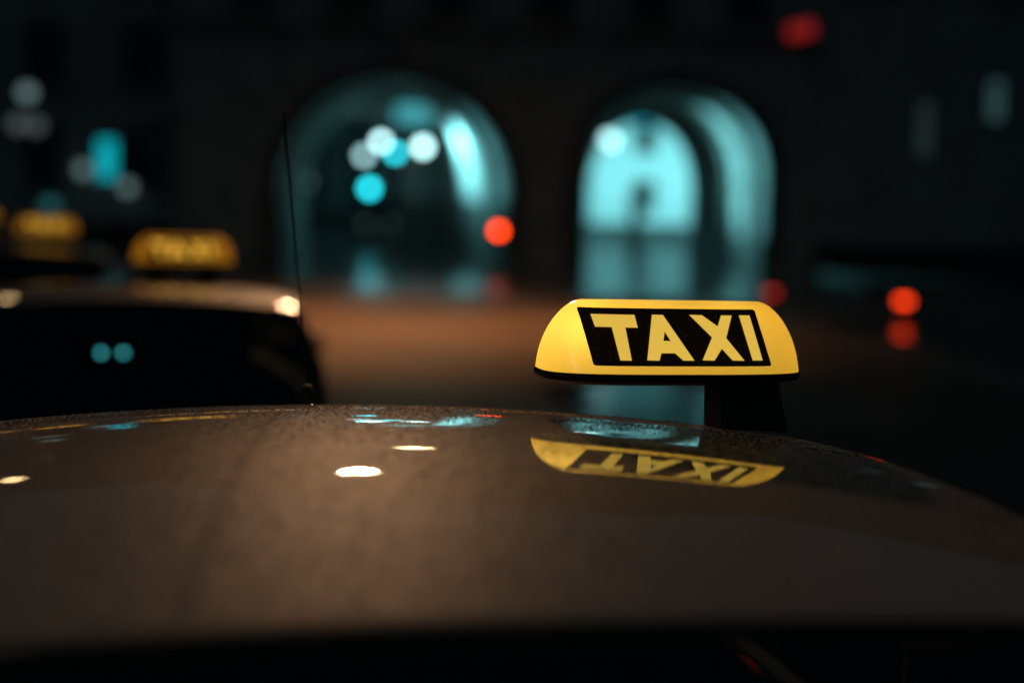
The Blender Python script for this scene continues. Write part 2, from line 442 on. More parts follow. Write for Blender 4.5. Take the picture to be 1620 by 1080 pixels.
# upper windows
def window(parent, x, y, z, w, h, pane, sill=True, proud=-1):
    fr = MB()
    t = 0.09
    fr.box((x - w / 2 - t / 2, y - 0.03, z), (t, 0.14, h + 2 * t)); fr.box((x + w / 2 + t / 2, y - 0.03, z), (t, 0.14, h + 2 * t))
    fr.box((x, y - 0.03, z + h / 2 + t / 2), (w, 0.14, t)); fr.box((x, y - 0.03, z - h / 2 - t / 2), (w, 0.14, t))
    fr.box((x, y - 0.02, z), (0.05, 0.05, h)); fr.box((x - w / 4 - 0.0125, y - 0.02, z + h * 0.15), (w / 2 - 0.025, 0.05, 0.05)); fr.box((x + w / 4 + 0.0125, y - 0.02, z + h * 0.15), (w / 2 - 0.025, 0.05, 0.05))
    o = fr.build('window', M['frame'], parent)
    MB().box((x, y + 0.004, z), (w, 0.02, h)).build('pane', pane, o)
    if sill: MB().box((x, y - 0.12, z - h / 2 - t - 0.05), (w + 0.4, 0.3, 0.08)).build('sill', M['block'], o, bevel=0.01)
    return o
for zz in (8.6, 12.2):
    for x in (-8.2, -5.2, -2.2, 0.9, 3.9, 6.9):
        window(gate, x, -0.012, zz, 1.1, 1.9, M['pane'])
MB().box(((GX0 + GX1) / 2, -0.06, 6.95), (GX1 - GX0, 0.12, 0.22)).build('string_course', M['block'], gate)

# ------------------------------------------------------------------ other houses
def house(name, x0, x1, y0, y1, h, wall, label, cols, rows, skip=()):
    r = empty(name, ((x0 + x1) / 2, y0, 0))
    tag(r, label, 'house')
    w, d = x1 - x0, y1 - y0
    m = MB().box((0, d / 2, h / 2), (w, d, h))
    m.build('wall', wall, r)
    MB().box((0, -0.04, 0.45), (w + 0.02, 0.12, 0.9)).build('plinth', M['plinth'], r)
    MB().box((0, d / 2, h + 0.13), (w + 0.6, d + 0.6, 0.24)).build('cornice', M['block'], r)
    m = MB()
    a, b_, z = w / 2 + 0.2, d + 0.2, h + 0.255
    m.add([(-a, -0.2, z), (a, -0.2, z), (a, b_, z), (-a, b_, z), (-a + 2, d / 2, z + 3.5), (a - 2, d / 2, z + 3.5)],
          [(0, 1, 5, 4), (2, 3, 4, 5), (1, 2, 5), (3, 0, 4), (3, 2, 1, 0)])
    m.build('roof', M['slate'], r)
    for i in range(cols):
        for j in range(rows):
            if (i, j) in skip: continue
            window(r, -w / 2 + w * (i + 0.5) / cols, -0.012, 3.0 + 3.3 * j, 1.1, 1.8, M['pane'])
    return r
hl = house('town_house', -46, -10.6, 46.8, 60, 13.5, M['render'], 'broad grey rendered house beside the gatehouse, behind the three globe lamp', 11, 3)
hr = house('corner_house', 9.2, 40, 43.7, 56, 14, M['render'], 'dark house with two faint slit windows and a red shop lamp', 9, 3, skip=((0, 0), (1, 0), (0, 1), (1, 1)))
hr_x = (9.2 + 40) / 2
# two dimly lit slit windows and the red lamp
M['dim'] = glow('dim_lit_pane', (0.35, 0.60, 0.58), 0.045)
M['dim2'] = glow('dim_lit_pane_cool', (0.30, 0.68, 0.70), 0.11)
for (x, y, w, h, mt) in ((1462, 205, 0.42, 1.6, 'dim'), (1574, 160, 0.42, 1.15, 'dim2')):
    p = px(x, y, 43.7)
    window(hr, p.x - hr_x, -0.012, p.z, w, h, M[mt], sill=False)

def far_house(name, x0, x1, y, h, label, cols, rows, mat):
    r = empty(name, ((x0 + x1) / 2, y, 0)); tag(r, label, 'house')
    w = x1 - x0
    MB().box((0, 4, h / 2), (w, 8, h)).build('wall', mat, r)
    MB().box((0, -0.05, 0.5), (w + 0.02, 0.14, 1.0)).build('plinth', M['plinth'], r)
    MB().box((0, 4, h + 0.15), (w + 0.6, 8.6, 0.28)).build('cornice', M['block'], r)
    m = MB(); a, z = w / 2 + 0.2, h + 0.295
    m.add([(-a, -0.2, z), (a, -0.2, z), (a, 8.2, z), (-a, 8.2, z), (-a + 2, 4, z + 3), (a - 2, 4, z + 3)], [(0, 1, 5, 4), (2, 3, 4, 5), (1, 2, 5), (3, 0, 4), (3, 2, 1, 0)])
    m.build('roof', M['slate'], r)
    for i in range(cols):
        for j in range(rows):
            window(r, -w / 2 + w * (i + 0.5) / cols, -0.012, 2.7 + 3.3 * j, 1.0, 1.7, M['pane'])
    return r
far_house('far_house', 1.5, 17.5, 84, 11, 'pale plastered house floodlit teal beyond the narrower passage', 4, 3, M['pale'])
far_house('far_house', -30, -2.0, 128, 11, 'dark house closing the street beyond the wider passage', 8, 3, M['render'])

# ------------------------------------------------------------------ lamps
M['white_globe'] = glow('white_globe', (0.55, 0.95, 0.97), 7.0)
M['white_globe_b'] = glow('white_globe_soft', (0.50, 0.92, 0.95), 3.0)
M['grey_globe'] = glow('grey_globe', (0.52, 0.80, 0.82), 0.32)
M['faint_globe'] = glow('faint_globe', (0.60, 0.72, 0.70), 0.13)
M['teal_signal'] = glow('teal_signal', (0.02, 0.80, 0.95), 6.0)
M['red_signal'] = glow('red_signal', (1.0, 0.050, 0.0), 11.0)

def hanging_lamp(p, ztop, rad, mat, label, power=0, col=TEAL, group=None, aim=None, cone=120):
    r = empty('hanging_lamp', (p.x, p.y, p.z))
    tag(r, label, 'lamp', group)
    MB().tube([(0, 0, rad * 0.9), (0, 0, ztop - p.z)], 0.02, 8).build('rod', M['iron'], r)
    MB().lathe([(0.04, rad + 0.10), (rad * 0.55, rad * 0.98), (rad * 0.62, rad * 0.84), (rad * 0.5, rad * 0.82)], n=18).build('cap', M['iron'], r, smooth=False)
    MB().ball((0, 0, 0), rad).build('globe', mat, r, smooth=True)
    if power:                                               # added spot outside the globe, aimed to brighten the passage wall
        d = bpy.data.lights.new('lamp_light', 'SPOT'); d.color = col; d.energy = power; d.shadow_soft_size = 0.12
        d.spot_size = R(cone); d.spot_blend = 0.8
        o = bpy.data.objects.new('lamp_light', d); dv = (Vector(aim) - p).normalized()
        o.location = dv * (rad + 0.15); o.rotation_euler = dv.to_track_quat('-Z', 'Y').to_euler(); link(o, r)
    return r
def post_lamp(p, rad, mat, label, power=0, col=TEAL, group=None, name='street_lamp'):
    r = empty(name, (p.x, p.y, 0)); tag(r, label, 'street lamp', group)
    h = p.z - rad
    MB().lathe([(0.14, 0), (0.14, 0.5), (0.09, 0.6), (0.06, 0.8), (0.045, h - 0.2), (0.07, h - 0.15), (0.05, h)], n=12).build('post', M['iron'], r, smooth=True)
    MB().lathe([(rad * 0.5, h), (rad * 0.6, h + 0.04), (rad * 0.4, h + rad * 0.25)], n=14).build('collar', M['iron'], r)
    MB().ball((0, 0, p.z), rad).build('globe', mat, r, smooth=True)
    if power: point_light('lamp_light', (0, 0, p.z + 0.0), col, power, rad * 1.05, r)
    return r

def vault_top(a, x):
    for (xa, za), (xb, zb) in zip(a[:-1], a[1:]):
        if min(xa, xb) <= x <= max(xa, xb): return za + (zb - za) * (x - xa) / (xb - xa + 1e-9)
    return 5.0
def passage_top(na, fa, p):
    t = (p.y - YF) / (YB - YF)
    a = [(q[0] + (s[0] - q[0]) * t, q[1] + (s[1] - q[1]) * t) for q, s in zip(na, fa)]
    return vault_top(a, p.x)
p = px(965, 221, 50.0)
hanging_lamp(p, passage_top(near_r, far_r, p), 0.24, M['white_globe_b'], 'white globe lamp hanging in the narrower passage', 3000, aim=(7.5, 46.6, 3.0), cone=75)
p = px(669, 232, 47.5)
hanging_lamp(p, passage_top(near_l, far_l, p), 0.19, M['white_globe'], 'single white globe lamp hanging beside the lit wall of the wider passage', 1050, aim=(-0.4, 46.8, 3.2), cone=140)
p = px(603, 224, 54.0)
hanging_lamp(p, passage_top(near_l, far_l, p), 0.19, M['white_globe'], 'brightest white globe lamp hanging deep in the wider passage', 320, aim=(-8.8, 51.5, 4.2), cone=140)
p = px(576, 246, 56.0)
hanging_lamp(p, passage_top(near_l, far_l, p), 0.20, M['white_globe_b'], 'softer white globe lamp hanging at the far mouth of the wider passage', 0)
# lamps in the street beyond
post_lamp(px(483, 287, 92), 0.34, M['grey_globe'], 'dim globe lamp on a post beyond the wider passage')
for i, (x, y) in enumerate(((577, 354), (618, 354))):
    pass
post_lamp(Vector((2.0, 77, 4.6)), 0.22, M['white_globe_b'], 'floodlight globe post facing the pale house near the gatehouse pier', 30000, col=(0.22, 0.80, 0.87))
post_lamp(Vector((11.2, 77, 4.6)), 0.22, M['white_globe_b'], 'floodlight globe post facing the pale house near the corner house', 36000, col=(0.22, 0.80, 0.87))

# dark pillar standing in front of the floodlit house
p = px(1003, 380, 66)
r = empty('stone_pillar', (p.x, p.y, 0)); tag(r, 'slim dark stone pillar standing before the floodlit pale house', 'pillar')
MB().box((0, 0, 0.15), (0.7, 0.7, 0.3)).build('base', M['plinth'], r, bevel=0.03)
MB().box((0, 0, 1.35), (0.46, 0.46, 2.1)).build('shaft', M['plinth'], r, bevel=0.03)
MB().box((0, 0, 2.46), (0.62, 0.62, 0.12)).build('cap', M['plinth'], r, bevel=0.02)
MB().ball((0, 0, 2.72), 0.2).build('finial', M['plinth'], r, smooth=True)

def signal(p, label, mat, rad, on, slots=3, facing=0):
    r = empty('traffic_light', (p.x, p.y, 0)); tag(r, label, 'traffic light')
    MB().tube([(0, 0.12, 0), (0, 0.12, p.z + 0.55)], 0.055, 10).build('post', M['iron'], r)
    zc = p.z + (on - (slots - 1) / 2) * -0.0
    st = rad * 2 + 0.08
    top = p.z + on * st
    MB().box((0, 0, top - (slots - 1) * st / 2), (rad * 2 + 0.12, 0.16, slots * st + 0.06)).build('housing', M['plastic'], r, bevel=0.02)
    for k in range(slots):
        z = top - k * st
        o = MB().lathe([(rad, -0.10), (rad * 0.9, -0.115), (rad * 0.4, -0.125)], (0, 0, z), 20, 'Y').build('lens', mat if k == on else M['pane'], r, smooth=True)
        MB().tube([(0, -0.084, z), (0, -0.2, z)], rad + 0.012, 16, cap=False).build('hood', M['plastic'], o)
    return r
signal(px(626, 242, 53), 'traffic light glowing teal green among the white globes', M['teal_signal'], 0.17, 2)
signal(px(585, 298, 60), 'lower traffic light glowing teal green under the white globes', M['teal_signal'], 0.22, 2)

# lit sign boxes near the vault crown
M['teal_box'] = glow('teal_lightbox', (0.06, 0.62, 0.70), 0.50)
M['teal_cap'] = glow('teal_lightbox_deep', (0.0, 0.42, 0.55), 0.9)
def lightbox(p, w, h, mat, label, hang=None):
    r = empty('lit_sign', (p.x, p.y, p.z - h / 2)); tag(r, label, 'sign')
    MB().box((0, 0.06, h / 2), (w + 0.08, 0.14, h + 0.08)).build('case', M['plastic'], r, bevel=0.02)
    MB().box((0, -0.025, h / 2), (w, 0.02, h)).build('face', mat, r)
    if hang:
        for s in (-1, 1): MB().tube([(s * w * 0.3, 0.06, h + 0.04), (s * w * 0.3, 0.06, hang - p.z + h / 2)], 0.02, 6).build('hanger', M['iron'], r)
    return r
p = px(655, 181, 48.0)
lightbox(p, 1.25, 0.62, M['teal_box'], 'teal lit sign box hanging under the vault of the wider passage', passage_top(near_l, far_l, p))
p = px(1003, 186, 55.6)
lightbox(p, 1.5, 0.55, M['teal_cap'], 'deep teal lit sign box under the crown of the narrower passage', passage_top(near_r, far_r, p))

# small car-height lamps low in the wider passage: a pair of dim headlights on a van
p0, p1 = px(578, 352, 70), px(620, 352, 70)
van = empty('parked_van', ((p0.x + p1.x) / 2, 70, 0)); tag(van, 'dark van with dim headlights standing beyond the wider passage', 'van')
prof = [(-0.1, 0.35), (-0.12, 0.95), (0.75, 1.15), (1.35, 1.95), (4.6, 2.0), (4.75, 0.35)]
m = MB(); k = len(prof)
m.add([(-0.92, y, z) for y, z in prof] + [(0.92, y, z) for y, z in prof],
      [tuple(range(k))[::-1], tuple(range(k, 2 * k))] + [(i, (i + 1) % k, (i + 1) % k + k, i + k) for i in range(k)])
m.build('body', M['plinth'], van, bevel=0.05)
m = MB().add([(-0.8, 0.80, 1.23), (0.8, 0.80, 1.23), (0.74, 1.30, 1.90), (-0.74, 1.30, 1.90)], [(0, 1, 2, 3)])
o = m.build('windscreen', M['pane'], van); o.location = (0, -0.03, 0.025)
for s in (-1, 1):
    MB().lathe([(0.16, 0.02), (0.15, -0.03), (0.06, -0.05)], (s * 0.66, -0.125, 0.78), 16, 'Y').build('headlight', M['faint_globe'], van, smooth=True)
    for y in (0.85, 3.7):
        MB().lathe([(0.2, -0.1), (0.33, -0.1), (0.35, -0.05), (0.35, 0.05), (0.33, 0.1), (0.2, 0.1)], (s * 0.86, y, 0.35), 20, 'X').build('wheel', M['rubber'], van, smooth=True)

# candelabra lamp and wall lanterns on the town house side
p = px(43, 147, 40)
r = empty('candelabra_lamp', (p.x, p.y, 0)); tag(r, 'iron candelabra lamp post with three dim globes before the grey house', 'street lamp')
MB().lathe([(0.2, 0), (0.2, 0.6), (0.12, 0.75), (0.08, 1.2), (0.055, p.z - 0.6), (0.09, p.z - 0.5), (0.05, p.z - 0.26)], n=14).build('post', M['iron'], r, smooth=True)
gg = MB().ball((0, 0, p.z), 0.20).build('globe', M['grey_globe'], r, smooth=True)
for (x, y) in ((28, 196), (57, 199)):
    q = px(x, y, 40)
    dx = q.x - p.x
    MB().tube([(0, 0, q.z - 0.55), (dx * 0.5, 0, q.z - 0.62), (dx, 0, q.z - 0.5), (dx, 0, q.z - 0.2)], 0.03, 8).build('arm', M['iron'], r, smooth=True)
    MB().ball((dx, 0, q.z), 0.2).build('globe', M['faint_globe'], r, smooth=True)
def wall_lantern(x, y, rad, mat, label, yw=46.8):
    p = px(x, y, yw - 0.55)
    r = empty('wall_lantern', (p.x, yw, p.z)); tag(r, label, 'lantern')
    MB().tube([(0, 0.0, -0.1), (0, -0.3, rad + 0.28), (0, -0.55, rad + 0.22), (0, -0.55, rad)], 0.025, 8).build('bracket', M['iron'], r, smooth=True)
    MB().ball((0, -0.55, 0), rad).build('globe', mat, r, smooth=True)
    MB().lathe([(rad * 0.6, rad * 0.85), (rad * 0.5, rad + 0.02), (0.03, rad + 0.08)], (0, -0.55, 0), 14).build('cap', M['iron'], r)
wall_lantern(132, 268, 0.20, M['grey_globe'], 'grey globe lantern on the wall beside the tall teal sign, away from the gatehouse')
wall_lantern(201, 296, 0.20, M['grey_globe'], 'grey globe lantern on the wall between the tall teal sign and the gatehouse')
M['faint_teal'] = glow('faint_teal_globe', (0.1, 0.6, 0.65), 0.2)
wall_lantern(79, 325, 0.22, M['faint_teal'], 'faint teal lantern low on the grey house wall')
M['neon'] = glow('teal_neon', (0.0, 0.68, 0.80), 0.6)
p = px(167, 252, 46.3)
r = empty('neon_sign', (p.x, 46.79, p.z)); tag(r, 'tall narrow teal neon sign on the grey house wall', 'sign')
MB().box((0, -0.2, 0), (0.66, 0.28, 1.36)).build('case', M['plastic'], r, bevel=0.03)
MB().box((0, -0.355, 0), (0.56, 0.03, 1.26)).build('face', M['neon'], r, bevel=0.01)
for s in (-1, 1): MB().box((0, -0.03, s * 0.45), (0.08, 0.06, 0.08)).build('bracket', M['iron'], r)

# red things
M['red_dim'] = glow('red_shop_lamp', (0.62, 0.02, 0.02), 0.42)
p = px(1268, 48, 43.4)
r = empty('red_lamp_sign', (p.x, 43.69, p.z)); tag(r, 'small red lit lamp sign high on the dark house', 'sign')
MB().box((0, -0.1, 0), (0.92, 0.18, 0.52)).build('case', M['plastic'], r, bevel=0.02)
MB().box((0.0, -0.2, 0), (0.8, 0.016, 0.40), Matrix.Rotation(-0.25, 3, 'Y')).build('face', M['red_dim'], r)
p = px(789, 365, 38)
r = empty('warning_lamp', (p.x, 38, 0)); tag(r, 'orange red warning lamp on a post before the pier between the arches', 'warning lamp')
MB().box((0, 0, 0.06), (0.5, 0.4, 0.12)).build('foot', M['rubber'], r, bevel=0.02)
MB().tube([(0, 0, 0.1), (0, 0, p.z - 0.12)], 0.03, 10).build('post', M['iron'], r)
MB().box((0, 0.02, p.z - 0.19), (0.2, 0.12, 0.12)).build('battery_case', M['plastic'], r, bevel=0.015)
MB().lathe([(0.11, 0.05), (0.115, -0.03), (0.09, -0.06), (0.03, -0.075)], (0, 0, p.z), 20, 'Y').build('lens', M['red_signal'], r, smooth=True)
def bollard(x, y, d, mat, label):
    p = px(x, y, d)
    r = empty('lit_bollard', (p.x, d, 0)); tag(r, label, 'bollard', 'red lit bollards')
    h = p.z
    MB().lathe([(0.16, 0), (0.16, 0.03), (0.13, 0.05), (0.13, h - 0.06), (0.10, h - 0.05)], n=20).build('post', M['iron'], r, smooth=False)
    MB().lathe([(0.10, h - 0.05), (0.105, h), (0.10, h + 0.05)], n=20).build('light_ring', mat, r, smooth=False)
    MB().lathe([(0.135, h + 0.05), (0.13, h + 0.09), (0.05, h + 0.11)], n=20).build('cap', M['iron'], r)
M['red_bollard'] = glow('red_bollard', (1.0, 0.045, 0.005), 5.0)
M['red_bollard_dim'] = glow('red_bollard_dim', (0.8, 0.03, 0.015), 1.1)
bollard(1430, 476, 24.5, M['red_bollard'], 'low bollard with a bright red light ring mirrored in the wet ground')
bollard(1220, 463, 26.0, M['red_bollard_dim'], 'low bollard with a faint red light ring before the narrower passage')

# suspended warm street lamps over the square, on span wires between posts
M['sodium'] = glow('sodium_glass', (1.0, 0.66, 0.30), 55.0, True)
def span_lamp(p, xl, xr, power, w, label, cone=84, blend=1.0, col=WARM, lamp='sodium', skirt=0):
    r = empty('span_wire_lamp', (p.x, p.y, 0)); tag(r, label, 'street lamp', 'warm span wire lamps over the square')
    for x in (xl - p.x, xr - p.x):
        MB().lathe([(0.16, 0), (0.16, 1.0), (0.11, 1.1), (0.07, p.z + 1.3), (0.03, p.z + 1.35)], (x, 0, 0), 14).build('post', M['iron'], r, smooth=True)
    pts = [(xl - p.x, 0, p.z + 1.1), ((xl - p.x) / 2, 0, p.z + 0.62), (0, 0, p.z + 0.42), ((xr - p.x) / 2, 0, p.z + 0.62), (xr - p.x, 0, p.z + 1.1)]
    MB().tube(pts, 0.012, 6).build('span_wire', M['wire'], r)
    hd = MB().lathe([(0.03, p.z + 0.42), (0.06, p.z + 0.22), (w * 0.75, p.z + 0.10), (w, p.z + 0.03), (w * 0.97, p.z + 0.02), (w * 0.9, p.z + 0.035)], n=24).build('lamp_shade', M['iron'], r)
    MB().lathe([(w * 0.9, p.z + 0.03), (w * 0.86, p.z + 0.022), (w * 0.4, p.z + 0.016)], n=24).build('lamp_glass', M[lamp], hd, smooth=True)
    d = bpy.data.lights.new('lamp_light', 'SPOT'); d.color = col; d.energy = power; d.shadow_soft_size = 0.10 if lamp == 'sodium' else 0.24
    d.spot_size = R(cone); d.spot_blend = blend            # the deep shade throws a pool of light on the ground
    o = bpy.data.objects.new('lamp_light', d); o.location = (0, 0, p.z - 0.08); link(o, r)
    if skirt:                                              # added second spot, tilted to brighten the taxi roofs
        d = bpy.data.lights.new('lamp_light', 'SPOT'); d.color = (1.0, 0.54, 0.28); d.energy = skirt; d.shadow_soft_size = 0.18
        d.spot_size = R(34); d.spot_blend = 0.7
        o = bpy.data.objects.new('lamp_light', d); o.location = (0, 0, p.z - 0.06)
        o.rotation_euler = (Vector((0.3, 1.2, 1.4)) - p).to_track_quat('-Z', 'Y').to_euler(); link(o, r)
span_lamp(Vector((-2.29, 21.0, 7.1)), -11.0, 11.5, 4600, 0.30, 'warm lamp hung on a span wire over the middle of the square', 104, skirt=3000)
span_lamp(Vector((-1.95, 30.0, 6.6)), -17.0, 17.0, 900, 0.33, 'warm lamp hung on a span wire nearer to the gatehouse', 60)
span_lamp(Vector((-8.4, 21.6, 6.4)), -17.0, 13.0, 250, 0.14, 'small warm lamp hung on a span wire beside the taxi rank', 70)
M['fill_glass'] = glow('fill_lamp_glass', (1.0, 0.66, 0.30), 0.8)
span_lamp(Vector((-1.6, -4.2, 6.6)), -9.0, 9.0, 80, 0.26, 'added warm lamp on a span wire out of view behind the beaded roof taxi', 130, 0.5, (1.0, 0.62, 0.40), 'fill_glass')  # added lamp out of view, brightens the sign panel and roof

# ------------------------------------------------------------------ the taxi
W_, ROOF_L = 0.592, 1.42
KNOT_V, KNOT_K = (0, .35, .7, .95, 1.2, 1.42), (.2647, .3784, .204, .24, .3091, .3246)   # curvature along the roof
def bend(v):
    for a, b, ka, kb in zip(KNOT_V[:-1], KNOT_V[1:], KNOT_K[:-1], KNOT_K[1:]):
        if v <= b: break
    return ka + (kb - ka) * (v - a) / (b - a)
NT = 400
DV = ROOF_L / NT
tab_s, tab_h = [0.1539], [0.0]
for i in range(NT):
    k = 0.5 * (bend(i * DV) + bend((i + 1) * DV))
    tab_h.append(tab_h[-1] + tab_s[-1] * DV - 0.5 * k * DV * DV); tab_s.append(tab_s[-1] - k * DV)
TOP_H = max(tab_h)
def roof_pt(s, u, dz=0.0):
    v = u * ROOF_L + 0.0464 * s * s * (1 - u)
    i = min(NT - 1, max(0, int(v / DV))); d = v - i * DV
    h = tab_h[i] + tab_s[i] * d - 0.5 * bend(i * DV) * d * d - TOP_H
    return Vector((s * W_, -1.30 + v, 1.4705 + h - 0.0398 * s * s + dz))
YC, LH = 0.16, 2.05                       # body centre and half length
def body_sections():
    m = MB()
    n = 60
    ring = None
    for i in range(n + 1):
        q = -0.998 + 1.996 * i / n
        q = math.copysign(abs(q) ** 0.6, q)
        q = max(-0.9985, min(0.9985, q))
        y = YC + q * LH
        w = 0.865 * (1 - abs(q) ** 9) ** 0.22
        end = (1 - abs(q) ** 16) ** 0.35
        if y > 0.86:
            t = (y - 0.86) / (YC + LH - 0.86); top = 0.975 - 0.06 * t - 0.15 * t * t
        elif y < -1.60:
            top = 0.985
        else:
            t = (y + 1.60) / 2.46; top = 0.985 - 0.01 * t
        bot = 0.20
        mid = 0.56
        zt = mid + (top - mid) * end; zb = mid - (mid - bot) * (0.55 + 0.45 * end)
        half = [(0, zt), (0.45 * w, zt - 0.002), (0.78 * w, zt - 0.012), (0.86 * w, zt - 0.03), (0.905 * w, zt - 0.075),
                (0.965 * w, zt - 0.17), (1.0 * w, mid + 0.02), (0.985 * w, mid - 0.10), (0.96 * w, zb + 0.08), (0.90 * w, zb), (0.5 * w, zb - 0.0), (0, zb)]
        full = [(x, z) for x, z in half] + [(-x, z) for x, z in half[-2:0:-1]]
        k = len(full)
        m.v += [(x, y, z) for x, z in full]
        if i:
            b0 = (i - 1) * k; b1 = i * k
            for j in range(k): m.f.append((b0 + j, b0 + (j + 1) % k, b1 + (j + 1) % k, b1 + j))
    m.f.append(tuple(range(k))); m.f.append(tuple(n * k + j for j in range(k)))
    return m

def rail(sgn, u):
    return roof_pt(sgn, u)
def belt_side(sgn, u):
    y = -1.60 + 2.46 * u
    bulge = 1 - (2 * u - 1) ** 4
    return Vector((sgn * (0.66 + 0.085 * bulge), y, 0.975))
def side_pt(sgn, u, t, off=0.0):
    a, b = belt_side(sgn, u), rail(sgn, u)
    p = a.lerp(b, t)
    bow = 0.035 * math.sin(math.pi * t)
    return p + Vector((sgn * (bow + off), 0, 0))
def rear_pt(s, t, off=0.0):
    a = Vector((0.66 * s, -1.60 - 0.10 * (1 - s * s), 0.975))
    p = a.lerp(roof_pt(s, 0.0), t)
    e = math.sin(math.pi * t)
    return p + Vector((0.035 * e * s * s * s, -0.02 * e * (1 - s ** 4) - off, off * 0.7))
def front_pt(s, t, off=0.0):
    a = Vector((0.66 * s, 0.86 + 0.16 * (1 - s * s), 0.975))
    p = a.lerp(roof_pt(s, 1.0), t)
    e = math.sin(math.pi * t)
    return p + Vector((0.035 * e * s * s * s, 0.015 * e * (1 - s ** 4) + off, off * 0.8))

